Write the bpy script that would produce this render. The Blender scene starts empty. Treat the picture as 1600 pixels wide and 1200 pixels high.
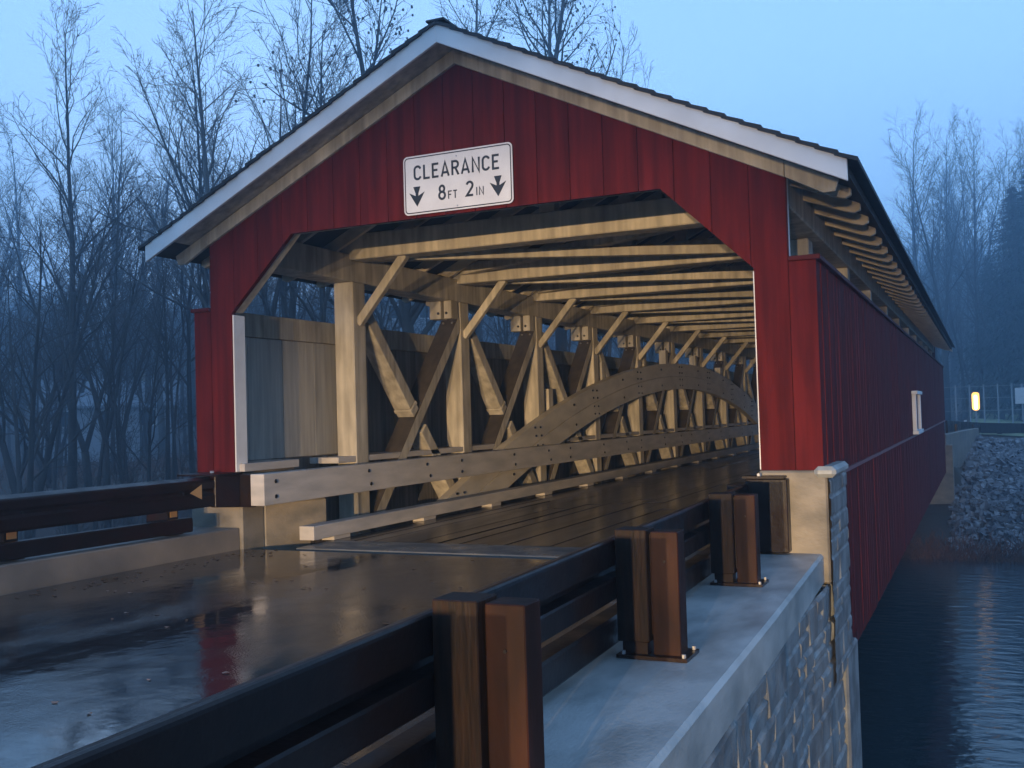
import bpy, math, random
from mathutils import Vector, Matrix
import numpy as np
R_ = math.radians
sc = bpy.context.scene
C = sc.collection

# ------------------------------------------------------------------ camera
cam = bpy.data.cameras.new("camera"); camo = bpy.data.objects.new("camera", cam); C.objects.link(camo)
cr = Vector((0.90881808, 0.41617695, -0.02909365)); cu = Vector((0.03916338, -0.01567755, 0.99910983)); cf = Vector((-0.41535037, 0.90914848, 0.03054694))
M = Matrix(((cr.x, cu.x, -cf.x, 4.2408), (cr.y, cu.y, -cf.y, -8.2550), (cr.z, cu.z, -cf.z, 1.2525), (0, 0, 0, 1)))
camo.matrix_world = M
cam.sensor_fit = 'HORIZONTAL'; cam.sensor_width = 36; cam.lens = 1607.58 / 1600 * 36
cam.clip_start = 0.05; cam.clip_end = 2000
sc.camera = camo

# ------------------------------------------------------------------ sky (blue dusk, overcast)
SUN_EL, SUN_ROT = R_(9), R_(-35)
w = bpy.data.worlds.new("World"); sc.world = w; w.use_nodes = True
nt = w.node_tree; nt.nodes.clear()
out = nt.nodes.new("ShaderNodeOutputWorld"); bg = nt.nodes.new("ShaderNodeBackground"); bg.inputs[1].default_value = 1.6
sky = nt.nodes.new("ShaderNodeTexSky"); sky.sky_type = 'NISHITA'; sky.sun_disc = False; sky.sun_elevation = SUN_EL; sky.sun_rotation = SUN_ROT
tc = nt.nodes.new("ShaderNodeTexCoord"); sep = nt.nodes.new("ShaderNodeSeparateXYZ")
ramp = nt.nodes.new("ShaderNodeValToRGB")
e = ramp.color_ramp.elements
e[0].position = 0.0; e[0].color = (0.30, 0.56, 0.96, 1)
e[1].position = 1.0; e[1].color = (0.17, 0.32, 0.66, 1)
q = e.new(0.30); q.color = (0.335, 0.615, 1.0, 1)
cn = nt.nodes.new("ShaderNodeTexNoise"); cn.inputs["Scale"].default_value = 1.6; cn.inputs["Detail"].default_value = 3
cm = nt.nodes.new("ShaderNodeMapRange"); cm.inputs[3].default_value = 0.93; cm.inputs[4].default_value = 1.07
mulc = nt.nodes.new("ShaderNodeMix"); mulc.data_type = 'RGBA'; mulc.blend_type = 'MULTIPLY'; mulc.inputs[0].default_value = 1
sks = nt.nodes.new("ShaderNodeMix"); sks.data_type = 'RGBA'; sks.blend_type = 'MULTIPLY'; sks.inputs[0].default_value = 1; sks.inputs[7].default_value = (0.05, 0.06, 0.08, 1)
mx = nt.nodes.new("ShaderNodeMix"); mx.data_type = 'RGBA'; mx.inputs[0].default_value = 0.12
L = nt.links
L.new(tc.outputs["Generated"], sep.inputs[0]); L.new(sep.outputs[2], ramp.inputs[0])
L.new(tc.outputs["Generated"], cn.inputs[0]); L.new(cn.outputs[0], cm.inputs[0])
L.new(ramp.outputs[0], mulc.inputs[6]); L.new(cm.outputs[0], mulc.inputs[7])
L.new(sky.outputs[0], sks.inputs[6])
L.new(mulc.outputs[2], mx.inputs[6]); L.new(sks.outputs[2], mx.inputs[7])
L.new(mx.outputs[2], bg.inputs[0]); L.new(bg.outputs[0], out.inputs[0])

sun = bpy.data.lights.new("sun", 'SUN'); sun.energy = 0.10; sun.angle = R_(30); sun.color = (0.75, 0.85, 1.0)
suno = bpy.data.objects.new("sun", sun); C.objects.link(suno)
sd = Vector((math.sin(SUN_ROT) * math.cos(SUN_EL), math.cos(SUN_ROT) * math.cos(SUN_EL), math.sin(SUN_EL)))
suno.rotation_euler = sd.to_track_quat('Z', 'Y').to_euler()

# headlamps of the car that waits behind the camera
for hx, pw in ((4.2, 22500), (5.95, 24500)):
    l = bpy.data.lights.new("headlamp", 'SPOT'); l.energy = pw; l.color = (1.0, 0.70, 0.38)
    l.spot_size = R_(22); l.spot_blend = 1.0; l.shadow_soft_size = 0.07
    o = bpy.data.objects.new("headlamp", l); C.objects.link(o); o.location = (hx, -24.5, 1.02)
    o.rotation_euler = (Vector((-0.7, 6.0, -0.25)) - o.location).to_track_quat('-Z', 'Y').to_euler()

sc.view_settings.view_transform = 'Standard'; sc.view_settings.look = 'None'
sc.view_settings.exposure = 0.0; sc.view_settings.gamma = 1.0
sc.view_settings.use_curve_mapping = False
sc.cycles.use_denoising = True
sc.cycles.max_bounces = 8; sc.cycles.transparent_max_bounces = 8
sc.cycles.sample_clamp_indirect = 4; sc.cycles.volume_bounces = 1

# ------------------------------------------------------------------ materials
def mat(name, col, rough=0.6, col2=None, nscale=6.0, stretch=(1, 1, 1), bump=0.0, bscale=None, rough2=None, rscale=None,
        spec=0.5, metallic=0.0, detail=5, coat=0.0, emis=None, lo=0.35, hi=0.65, island=None, streak=None):
    m = bpy.data.materials.new(name); m.use_nodes = True
    n = m.node_tree; b = n.nodes["Principled BSDF"]
    b.inputs["Base Color"].default_value = (*col, 1); b.inputs["Roughness"].default_value = rough
    b.inputs["Metallic"].default_value = metallic; b.inputs["Specular IOR Level"].default_value = spec
    b.inputs["Coat Weight"].default_value = coat; b.inputs["Coat Roughness"].default_value = 0.15
    t = n.nodes.new("ShaderNodeTexCoord"); mp = n.nodes.new("ShaderNodeMapping"); mp.inputs["Scale"].default_value = stretch
    geo = n.nodes.new("ShaderNodeNewGeometry")
    n.links.new(geo.outputs["Position"], mp.inputs[0])
    def noise(s):
        x = n.nodes.new("ShaderNodeTexNoise"); x.inputs["Scale"].default_value = s; x.inputs["Detail"].default_value = detail
        n.links.new(mp.outputs[0], x.inputs["Vector"]); return x
    if col2:
        x = noise(nscale); mr = n.nodes.new("ShaderNodeMapRange"); mr.inputs[1].default_value = lo; mr.inputs[2].default_value = hi
        mi = n.nodes.new("ShaderNodeMix"); mi.data_type = 'RGBA'; mi.inputs[6].default_value = (*col, 1); mi.inputs[7].default_value = (*col2, 1)
        n.links.new(x.outputs[0], mr.inputs[0]); n.links.new(mr.outputs[0], mi.inputs[0]); n.links.new(mi.outputs[2], b.inputs["Base Color"])
    if streak:
        mp2 = n.nodes.new("ShaderNodeMapping"); mp2.inputs["Scale"].default_value = (14, 14, 0.5); n.links.new(geo.outputs["Position"], mp2.inputs[0])
        x = n.nodes.new("ShaderNodeTexNoise"); x.inputs["Scale"].default_value = 1.0; x.inputs["Detail"].default_value = 6; n.links.new(mp2.outputs[0], x.inputs["Vector"])
        mr = n.nodes.new("ShaderNodeMapRange"); mr.inputs[1].default_value = 0.35; mr.inputs[2].default_value = 0.7; mr.inputs[3].default_value = 1.0 + streak * .4; mr.inputs[4].default_value = 1.0 - streak
        mi = n.nodes.new("ShaderNodeMix"); mi.data_type = 'RGBA'; mi.blend_type = 'MULTIPLY'; mi.inputs[0].default_value = 1
        src = b.inputs["Base Color"].links[0].from_socket if b.inputs["Base Color"].links else None
        if src: n.links.new(src, mi.inputs[6])
        else: mi.inputs[6].default_value = (*col, 1)
        n.links.new(x.outputs[0], mr.inputs[0]); n.links.new(mr.outputs[0], mi.inputs[7]); n.links.new(mi.outputs[2], b.inputs["Base Color"])
    if island:
        oi = n.nodes.new("ShaderNodeObjectInfo"); ad = n.nodes.new("ShaderNodeMath"); ad.operation = 'ADD'; fr_ = n.nodes.new("ShaderNodeMath"); fr_.operation = 'FRACT'
        n.links.new(geo.outputs["Random Per Island"], ad.inputs[0]); n.links.new(oi.outputs["Random"], ad.inputs[1]); n.links.new(ad.outputs[0], fr_.inputs[0])
        mr = n.nodes.new("ShaderNodeMapRange"); mr.inputs[3].default_value = 1 - island; mr.inputs[4].default_value = 1 + island
        mi = n.nodes.new("ShaderNodeMix"); mi.data_type = 'RGBA'; mi.blend_type = 'MULTIPLY'; mi.inputs[0].default_value = 1
        src = b.inputs["Base Color"].links[0].from_socket if b.inputs["Base Color"].links else None
        if src: n.links.new(src, mi.inputs[6])
        else: mi.inputs[6].default_value = (*col, 1)
        n.links.new(fr_.outputs[0], mr.inputs[0]); n.links.new(mr.outputs[0], mi.inputs[7]); n.links.new(mi.outputs[2], b.inputs["Base Color"])
    if rough2 is not None:
        x = noise(rscale or nscale); mr = n.nodes.new("ShaderNodeMapRange"); mr.inputs[1].default_value = 0.38; mr.inputs[2].default_value = 0.62
        mr.inputs[3].default_value = rough; mr.inputs[4].default_value = rough2
        n.links.new(x.outputs[0], mr.inputs[0]); n.links.new(mr.outputs[0], b.inputs["Roughness"])
    if bump:
        x = noise(bscale or nscale * 4); bp = n.nodes.new("ShaderNodeBump"); bp.inputs["Strength"].default_value = 1.0; bp.inputs["Distance"].default_value = bump
        n.links.new(x.outputs[0], bp.inputs["Height"]); n.links.new(bp.outputs[0], b.inputs["Normal"])
    if emis:
        b.inputs["Emission Color"].default_value = (*emis[0], 1); b.inputs["Emission Strength"].default_value = emis[1]
    return m

CREAM = mat("cream_painted_timber", (0.50, 0.445, 0.355), 0.6, (0.34, 0.30, 0.235), 2.2, (3, 3, 1), 0.002, 22, spec=0.25, island=0.18, streak=0.28)
DARKFACE = mat("dark_brown_board", (0.060, 0.048, 0.036), 0.8, (0.035, 0.028, 0.022), 3, (3, 3, 1), 0.002, 20, spec=0.2)
GREYP = mat("cream_guard_timber", (0.50, 0.45, 0.40), 0.5, (0.37, 0.34, 0.31), 1.8, (2, 1, 5), 0.002, 20, spec=0.25)
ARCHM = mat("aged_arch_timber", (0.55, 0.49, 0.40), 0.6, (0.42, 0.375, 0.31), 1.5, (2, 1, 3), 0.002, 16, spec=0.3)
RED = mat("red_barn_paint", (0.112, 0.0105, 0.0095), 0.8, (0.074, 0.008, 0.0078), 3.0, (3, 3, 0.5), 0.0025, 30, spec=0.10, island=0.10, streak=0.35)
REDD = mat("dark_red_trim", (0.07, 0.009, 0.009), 0.6, spec=0.1)
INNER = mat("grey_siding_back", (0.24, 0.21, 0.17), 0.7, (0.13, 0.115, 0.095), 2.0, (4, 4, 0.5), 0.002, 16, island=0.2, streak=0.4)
LITLINING = mat("lit_lining_board", (0.46, 0.43, 0.37), 0.65, (0.34, 0.32, 0.28), 2.0, (4, 4, 0.5), 0.002, 16, island=0.07, streak=0.2)  # lighter copy of the lining colour, with the first bay's light painted in
WHITE = mat("white_trim_paint", (0.74, 0.72, 0.70), 0.5, (0.62, 0.60, 0.58), 2.5, (1, 1, 1), 0.001, 25)
DECKU = mat("dark_roof_boards", (0.06, 0.05, 0.04), 0.8, (0.03, 0.025, 0.02), 3)
RAFT = mat("dark_rafter_timber", (0.52, 0.44, 0.32), 0.7, (0.38, 0.32, 0.24), 3, (2, 2, 2), 0.002, 20)
SHING = mat("black_asphalt_shingle", (0.03, 0.03, 0.032), 0.75, (0.015, 0.015, 0.016), 8, bump=0.004, bscale=60)
IRON = mat("black_bolt_iron", (0.012, 0.011, 0.010), 0.4, metallic=0.3)
RUST = mat("brown_guardrail_steel", (0.017, 0.0075, 0.0055), 0.28, (0.009, 0.005, 0.004), 5, (1, 1, 1), 0.0012, 40, rough2=0.42, spec=0.22)
POSTM = mat("brown_guardrail_post", (0.026, 0.008, 0.0042), 0.55, (0.011, 0.0045, 0.003), 6, (1, 1, 0.4), 0.0015, 35, rough2=0.7, spec=0.15, streak=0.5)
BLOCKM = mat("brown_wood_block", (0.018, 0.009, 0.0055), 0.6, (0.007, 0.0045, 0.0035), 9, (6, 6, 0.7), 0.003, 12, spec=0.15)
CONC = mat("wet_pale_concrete", (0.40, 0.40, 0.37), 0.35, (0.22, 0.23, 0.215), 4.5, (1, 0.5, 1), 0.002, 60, rough2=0.6, rscale=1.5, detail=9)
CONCO = mat("stained_concrete", (0.25, 0.21, 0.155), 0.6, (0.12, 0.105, 0.08), 2.6, (1, 1, 1.6), 0.004, 30)
STONE = mat("grey_cast_stone", (0.20, 0.21, 0.205), 0.42, (0.10, 0.105, 0.105), 3.5, (1, 1, 1), 0.006, 45, rough2=0.7)
KERB = mat("tan_kerb_concrete", (0.21, 0.17, 0.13), 0.6, (0.13, 0.11, 0.09), 2.0, bump=0.002, bscale=40)
WATERM = mat("dark_stream_water", (0.018, 0.034, 0.040), 0.10, spec=0.5, bump=0.022, bscale=2.6, stretch=(0.8, 1.5, 1), detail=4)
SOIL = mat("leaf_litter_soil", (0.085, 0.055, 0.040), 0.9, (0.040, 0.034, 0.024), 0.35, bump=0.05, bscale=4, detail=8)
GRASSM = mat("dull_winter_grass", (0.17, 0.23, 0.11), 0.9, (0.22, 0.22, 0.12), 0.5, bump=0.03, bscale=9)
BRUSH = mat("rusty_dead_brush", (0.20, 0.085, 0.045), 0.9, (0.10, 0.05, 0.03), 4)
ROCK = mat("grey_riprap_rock", (0.21, 0.21, 0.21), 0.55, (0.07, 0.07, 0.075), 2.5, bump=0.01, bscale=8, island=0.35)
BARK = mat("dark_wet_bark", (0.065, 0.055, 0.048), 0.9, (0.035, 0.030, 0.026), 3, (1, 1, 0.3), 0.01, 14)
BARK2 = mat("pale_bark", (0.10, 0.09, 0.08), 0.8, (0.05, 0.045, 0.04), 2, (1, 1, 0.4), 0.01, 14)
TWIG = mat("bare_twigs", (0.075, 0.062, 0.055), 0.9)
CONIF = mat("dark_conifer_needles", (0.030, 0.050, 0.034), 0.9, (0.018, 0.033, 0.022), 2)
SIGNW = mat("white_sign_sheet", (0.66, 0.64, 0.62), 0.4, (0.58, 0.56, 0.55), 5, spec=0.4)
SIGNK = mat("black_sign_legend", (0.012, 0.012, 0.013), 0.45)
ALU = mat("dull_aluminium", (0.35, 0.35, 0.36), 0.4, metallic=0.6)
HOUSEW = mat("pale_house_siding", (0.33, 0.34, 0.36), 0.7)
HOUSER = mat("grey_house_roof", (0.26, 0.29, 0.32), 0.6)
DARKG = mat("dark_window_glass", (0.02, 0.025, 0.03), 0.1)
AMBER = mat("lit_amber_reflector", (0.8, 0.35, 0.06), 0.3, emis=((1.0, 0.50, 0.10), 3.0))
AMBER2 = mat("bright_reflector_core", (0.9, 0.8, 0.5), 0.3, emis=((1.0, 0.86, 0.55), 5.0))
WIRE = mat("grey_fence_wire", (0.25, 0.27, 0.29), 0.5)

def road_mat():
    m = bpy.data.materials.new("wet_asphalt"); m.use_nodes = True; n = m.node_tree; b = n.nodes["Principled BSDF"]
    geo = n.nodes.new("ShaderNodeNewGeometry"); mp = n.nodes.new("ShaderNodeMapping"); mp.inputs["Scale"].default_value = (1.0, 0.45, 1)
    n.links.new(geo.outputs["Position"], mp.inputs[0])
    a = n.nodes.new("ShaderNodeTexNoise"); a.inputs["Scale"].default_value = 0.8; a.inputs["Detail"].default_value = 12; a.inputs["Roughness"].default_value = 0.62; n.links.new(mp.outputs[0], a.inputs[0])
    f = n.nodes.new("ShaderNodeTexNoise"); f.inputs["Scale"].default_value = 75; f.inputs["Detail"].default_value = 2; n.links.new(geo.outputs["Position"], f.inputs[0])
    mid = n.nodes.new("ShaderNodeTexNoise"); mid.inputs["Scale"].default_value = 3; mid.inputs["Detail"].default_value = 3; n.links.new(geo.outputs["Position"], mid.inputs[0])
    r = n.nodes.new("ShaderNodeMapRange"); r.inputs[1].default_value = 0.42; r.inputs[2].default_value = 0.60; r.inputs[3].default_value = 0.06; r.inputs[4].default_value = 0.17
    n.links.new(a.outputs[0], r.inputs[0]); n.links.new(r.outputs[0], b.inputs["Roughness"])
    c = n.nodes.new("ShaderNodeMix"); c.data_type = 'RGBA'; c.inputs[6].default_value = (0.011, 0.012, 0.013, 1); c.inputs[7].default_value = (0.022, 0.023, 0.025, 1)
    n.links.new(f.outputs[0], c.inputs[0]); n.links.new(c.outputs[2], b.inputs["Base Color"])
    # film of water: strength of the grit bump grows where the film is thin
    mul = n.nodes.new("ShaderNodeMath"); mul.operation = 'MULTIPLY'
    r2 = n.nodes.new("ShaderNodeMapRange"); r2.inputs[1].default_value = 0.42; r2.inputs[2].default_value = 0.62; r2.inputs[3].default_value = 0.04; r2.inputs[4].default_value = 0.6
    n.links.new(a.outputs[0], r2.inputs[0]); n.links.new(f.outputs[0], mul.inputs[0]); n.links.new(r2.outputs[0], mul.inputs[1])
    add = n.nodes.new("ShaderNodeMath"); add.operation = 'MULTIPLY_ADD'; add.inputs[1].default_value = 1.0
    n.links.new(mid.outputs[0], add.inputs[0]); n.links.new(mul.outputs[0], add.inputs[2])
    bp = n.nodes.new("ShaderNodeBump"); bp.inputs["Distance"].default_value = 0.0045; n.links.new(add.outputs[0], bp.inputs["Height"]); n.links.new(bp.outputs[0], b.inputs["Normal"])
    b.inputs["Specular IOR Level"].default_value = 1.0
    return m
ASPH = road_mat()
DECK = mat("wet_deck_planks", (0.022, 0.016, 0.011), 0.16, (0.010, 0.008, 0.007), 3, (6, 0.6, 1), rough2=0.24, rscale=0.6, spec=0.6, island=0.35)

# ------------------------------------------------------------------ helpers
class MB:
    def __init__(s): s.v = []; s.f = []; s.m = []
    def poly(s, pts, mi=0):
        i = len(s.v); s.v += [tuple(p) for p in pts]; s.f.append(tuple(range(i, i + len(pts)))); s.m.append(mi)
    def hexa(s, c, mi=0):           # 8 corners: bottom 4 ccw, top 4 ccw
        i = len(s.v); s.v += [tuple(p) for p in c]
        for f in ((3, 2, 1, 0), (4, 5, 6, 7), (0, 1, 5, 4), (1, 2, 6, 5), (2, 3, 7, 6), (3, 0, 4, 7)):
            s.f.append(tuple(i + k for k in f)); s.m.append(mi)
    def box(s, x0, x1, y0, y1, z0, z1, mi=0):
        s.hexa([(x0, y0, z0), (x1, y0, z0), (x1, y1, z0), (x0, y1, z0), (x0, y0, z1), (x1, y0, z1), (x1, y1, z1), (x0, y1, z1)], mi)
    def beam(s, a, b, w, h, up=(0, 0, 1), mi=0):   # w across, h along 'up'
        a = Vector(a); b = Vector(b); d = (b - a).normalized(); u = Vector(up); r = d.cross(u).normalized(); u = r.cross(d).normalized()
        q = [(-1, -1), (1, -1), (1, 1), (-1, 1)]
        s.hexa([a + r * (i * w / 2) + u * (j * h / 2) for i, j in q] + [b + r * (i * w / 2) + u * (j * h / 2) for i, j in q], mi)
    def prism(s, pts, d, mi=0):     # planar polygon pts (3D) extruded by vector d
        n = len(pts); i = len(s.v); d = Vector(d); s.v += [tuple(p) for p in pts] + [tuple(Vector(p) + d) for p in pts]
        s.f.append(tuple(range(i + n - 1, i - 1, -1))); s.f.append(tuple(range(i + n, i + 2 * n))); s.m += [mi, mi]
        for k in range(n):
            s.f.append((i + k, i + (k + 1) % n, i + n + (k + 1) % n, i + n + k)); s.m.append(mi)
    def tube(s, pts, rad, n=6, mi=0, cap=True):
        pts = [Vector(p) for p in pts]; i0 = len(s.v); ref = Vector((0.31, 0.17, 0.93))
        for k, p in enumerate(pts):
            d = (pts[min(k + 1, len(pts) - 1)] - pts[max(k - 1, 0)]).normalized()
            a = d.cross(ref); a = a.normalized() if a.length > 1e-4 else Vector((1, 0, 0)); b = d.cross(a)
            r = rad[k] if hasattr(rad, '__len__') else rad
            for j in range(n):
                t = 2 * math.pi * j / n; s.v.append(tuple(p + a * (math.cos(t) * r) + b * (math.sin(t) * r)))
        for k in range(len(pts) - 1):
            for j in range(n):
                a = i0 + k * n + j; b = i0 + k * n + (j + 1) % n; s.f.append((a, b, b + n, a + n)); s.m.append(mi)
        if cap:
            s.f.append(tuple(i0 + j for j in range(n - 1, -1, -1))); s.f.append(tuple(len(s.v) - n + j for j in range(n))); s.m += [mi, mi]
    def bolt(s, p, axis, r=0.022, t=0.02, mi=1):
        p = Vector(p); a = Vector(axis).normalized(); s.tube([p, p + a * t], r, 6, mi)
    def build(s, name, mats, parent=None, smooth=False, bevel=0.0):
        me = bpy.data.meshes.new(name); me.from_pydata(s.v, [], s.f)
        if not isinstance(mats, (list, tuple)): mats = [mats]
        for x in mats: me.materials.append(x)
        if len(mats) > 1: me.polygons.foreach_set("material_index", s.m)
        if smooth: me.polygons.foreach_set("use_smooth", [True] * len(me.polygons))
        me.update(); o = bpy.data.objects.new(name, me); C.objects.link(o)
        if parent: o.parent = parent
        if bevel:
            b = o.modifiers.new("edge_wear", 'BEVEL'); b.width = bevel; b.segments = 1; b.limit_method = 'ANGLE'; b.angle_limit = R_(40)
        return o
def tag(o, label=None, cat=None, group=None, kind=None):
    for k, v in (("label", label), ("category", cat), ("group", group), ("kind", kind)):
        if v: o[k] = v
    return o
def thing(name, label, cat, loc=(0, 0, 0), group=None):
    o = bpy.data.objects.new(name, None); o.empty_display_size = 0.2; C.objects.link(o); o.location = loc
    return tag(o, label, cat, group)
def sub(o, root): # vertices are written in world space: shift under a moved root
    o.parent = root; o.matrix_parent_inverse = Matrix.Translation(-root.location); return o

# ------------------------------------------------------------------ terrain
WZ = -3.05
def sstep(a, b, x):
    t = np.clip((x - a) / (b - a), 0, 1); return t * t * (3 - 2 * t)
def height(x, y):
    x = np.asarray(x, float); y = np.asarray(y, float)
    yc = 11.6 + 0.45 * np.minimum(x + 6, 0)
    d = y - yc
    far = sstep(11.2, 20.5, d); near = sstep(13.5, 25, -d)
    bank_far = -0.35 - 0.7 * sstep(-5, -14, x)
    z = -3.9 + (bank_far + 3.9) * far + (-0.5 + 3.9) * near
    top = -0.08 - 0.075 * np.clip(x - 3.5, 0, 14)
    right = np.where(y < 23.2, np.maximum(-3.05 + (y - 23.2) * 0.30, -3.9), np.minimum(-3.05 + (y - 23.2) * 0.262, top))
    z = np.where((y > 12) & (x > 0), right, z)
    s = (-x * 0.55 + y * 0.83) - 62
    z = z + 26 * sstep(0, 170, s) * (1 + 0.15 * np.sin(x * 0.021 + 1) + 0.1 * np.sin(y * 0.03))
    z = z + 0.12 * np.sin(x * 0.7 + 1.3) * np.cos(y * 0.55) * (far + near)
    # road embankments
    for yy in ((-400, 0.0), (28.6, 400)):
        inn = (y > yy[0]) & (y < yy[1])
        emb = sstep(6.5, 3.0, np.abs(x)) * (1 - sstep(90, 140, y))
        if yy[0] > 0: emb = np.where(x > 0, sstep(3.3, 2.9, x), emb) * (1 - sstep(90, 140, y))
        if yy[0] < 0: emb = np.where((x > 0) & (y > -14), sstep(2.9, 2.3, x), emb)
        z = np.where(inn, z * (1 - emb) + (-0.06) * emb, z)
    return z
def Z(x, y): return float(height(x, y))
def grid(name, xs, ys, m, fn=height, dz=0.0):
    X, Y = np.meshgrid(xs, ys); ZZ = fn(X, Y) + dz; nx, ny = len(xs), len(ys)
    v = np.stack([X, Y, ZZ], -1).reshape(-1, 3)
    i = (np.arange(ny - 1)[:, None] * nx + np.arange(nx - 1)[None]).reshape(-1)
    f = np.stack([i, i + 1, i + nx + 1, i + nx], -1)
    me = bpy.data.meshes.new(name); me.from_pydata(v.tolist(), [], f.tolist()); me.materials.append(m)
    me.polygons.foreach_set("use_smooth", [True] * len(me.polygons)); o = bpy.data.objects.new(name, me); C.objects.link(o); return o
def spaced(a, b, fine, lo=-30, hi=60):
    o = []; x = a
    while x < b:
        o.append(x); dd = 0 if lo < x < hi else min(abs(x - lo), abs(x - hi)); x += fine + dd * 0.06
    o.append(b); return np.array(o)
ground = grid("ground", spaced(-420, 420, 0.6, -34, 14), spaced(-120, 520, 0.6, -12, 48), SOIL); tag(ground, kind="structure")
gr = grid("grass_verge", np.linspace(3.4, 60, 70), np.linspace(37.5, 92, 70), GRASSM, dz=0.05); tag(gr, kind="structure")
wat = MB(); wat.poly([(-90, -45, WZ), (80, -45, WZ), (80, 40, WZ), (-90, 40, WZ)]); o = wat.build("stream_water", WATERM); tag(o, kind="structure")

# road
rd = MB(); rd.poly([(-2.9, -60, 0), (3.0, -60, 0), (2.62, -0.02, 0), (-2.56, -0.02, 0)])
o = rd.build("road", ASPH); tag(o, kind="structure")
LB = 28.0
rd = MB(); rd.poly([(-2.56, LB + 0.05, 0), (2.62, LB + 0.05, 0), (3.2, 120, 0.02), (-3.2, 120, 0.02)])
o = rd.build("road", ASPH); tag(o, kind="structure")

# ------------------------------------------------------------------ covered bridge
W, W2, OPW, CH, ZS, Z0, ZC, Z2, ZA = 3.10, 2.89, 2.62, 1.868, 2.40, 0.76, 2.37, 3.10, 4.46
SL = 0.4824
PY = [2.15 + 2.75 * k for k in range(10)]
br = thing("covered_bridge", "red board-sided covered bridge with white gable trim and cream timber arch truss over the stream", "covered bridge")

def zhi(x):
    a = abs(x); return ZA - SL * a + 0.05 if a <= W2 else ZS
def zlo(x):
    a = abs(x)
    if a < CH: return Z2
    if a < OPW: return Z2 + (ZC - Z2) * (a - CH) / (OPW - CH)
    return Z0
def portal(y0, y1):
    b = MB(); rng = random.Random(4)
    step = 0.305; xs = [-W + 0.0]
    first = -2.89
    edges = [-W, -2.89] + [first + step * k for k in range(1, 19)] + [2.89, W]
    edges = sorted(set(round(t, 4) for t in edges if -W <= t <= W))
    for a, c in zip(edges[:-1], edges[1:]):
        if c - a < 0.03: continue
        g = 0.0035; x0, x1 = a + (g if a > -W else 0), c - (g if c < W else 0)
        cuts = [x0] + [t for t in (-W2, -OPW, -CH, 0, CH, OPW, W2) if x0 < t < x1] + [x1]
        off = rng.uniform(0, 0.002)
        for p, r in zip(cuts[:-1], cuts[1:]):
            e = 1e-5
            b.prism([(p, y0 + off, zlo(p + e)), (r, y0 + off, zlo(r - e)), (r, y0 + off, zhi(r - e)), (p, y0 + off, zhi(p + e))], (0, y1 - y0 - off, 0))
    return b
portal(-0.0, 0.028).build("portal_siding", RED, br)
# backing sheet behind the grooves and portal framing
bk = MB()
def outline_piece(p, r, y0, y1, b, i=0.0):
    e = 1e-5; b.prism([(p, y0, zlo(p + e) + i), (r, y0, zlo(r - e) + i), (r, y0, zhi(r - e) - 0.01), (p, y0, zhi(p + e) - 0.01)], (0, y1 - y0, 0))
for p, r in ((-W + 0.01, -W2), (-W2, -OPW), (-OPW, -CH), (-CH, 0), (0, CH), (CH, OPW), (OPW, W2), (W2, W - 0.01)):
    outline_piece(p, r, 0.029, 0.06, bk, 0.004)
bk.build("portal_backing", REDD, br)
for s in (-1, 1):
    fr = MB(); a, c = sorted((s * (OPW - 0.012), s * (OPW + 0.09))); fr.box(a, c, 0.012, 0.19, Z0 + 0.004, ZC - 0.02)
    fr.build("portal_jamb", WHITE, br, bevel=0.004)
fr = MB()
for s in (-1, 1):
    d = Vector((OPW - CH, 0, Z2 - ZC)); 
    fr.beam((s * (OPW + 0.03), 0.12, ZC + 0.04), (s * (CH + 0.03), 0.12, Z2 + 0.06), 0.11, 0.09, up=(s * 1, 0, 1))
fr.box(-CH, CH, 0.062, 0.17, Z2 + 0.02, Z2 + 0.16)
fr.build("portal_header", CREAM, br)
portal(LB, LB + 0.03).build("portal_siding", RED, br)
# shoulder caps in front
b = MB()
for s in (-1, 1):
    a, c = sorted((s * (W - 0.059), s * (W + 0.035))); b.box(a, c, 0.062, LB + 0.02, ZS + 0.002, ZS + 0.04); a, c = sorted((s * (W2 + 0.002), s * (W + 0.035))); b.box(a, c, -0.02, 0.061, ZS + 0.002, ZS + 0.04)
b.build("siding_cap", REDD, br, bevel=0.004)
# side walls: vertical boards above and below the flashing, right and left
def side_wall(s):
    rng = random.Random(7 + s); b = MB(); y = 0.03 if s > 0 else 0.03; x_in = s * (W - 0.03)
    while y < LB - 0.02:
        y2 = min(y + 0.2, LB); j = rng.uniform(-0.003, 0.004)
        a, c = sorted((x_in, s * (W + j))); b.box(a, c, y + 0.008, y2 - 0.008, 0.70, ZS)
        if y > 1.0 and y < LB - 0.6:
            j = rng.uniform(-0.003, 0.004) - 0.012; a, c = sorted((x_in - s * 0.015, s * (W + j))); b.box(a, c, y + 0.007, y2 - 0.007, -0.96 + rng.uniform(-0.006, 0.006), 0.66)
        y = y2
    a, c = sorted((s * (W - 0.045), s * (W - 0.028))); b.box(a, c, 0.07, LB - 0.04, 0.66, ZS - 0.01)
    a, c = sorted((s * (W - 0.058), s * (W - 0.0465))); b.box(a, c, 1.05, LB - 0.6, -0.93, 0.65)
    return b.build("side_siding", RED, br)
rw = side_wall(1); side_wall(-1)
b = MB()
for s in (-1, 1):
    a, c = sorted((s * (W - 0.03), s * (W + 0.014))); b.box(a, c, 0.9, LB - 0.1, 0.662, 0.698)
b.build("flashing_strip", mat("dull_red_flashing", (0.20, 0.07, 0.07), 0.35), br)
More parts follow.
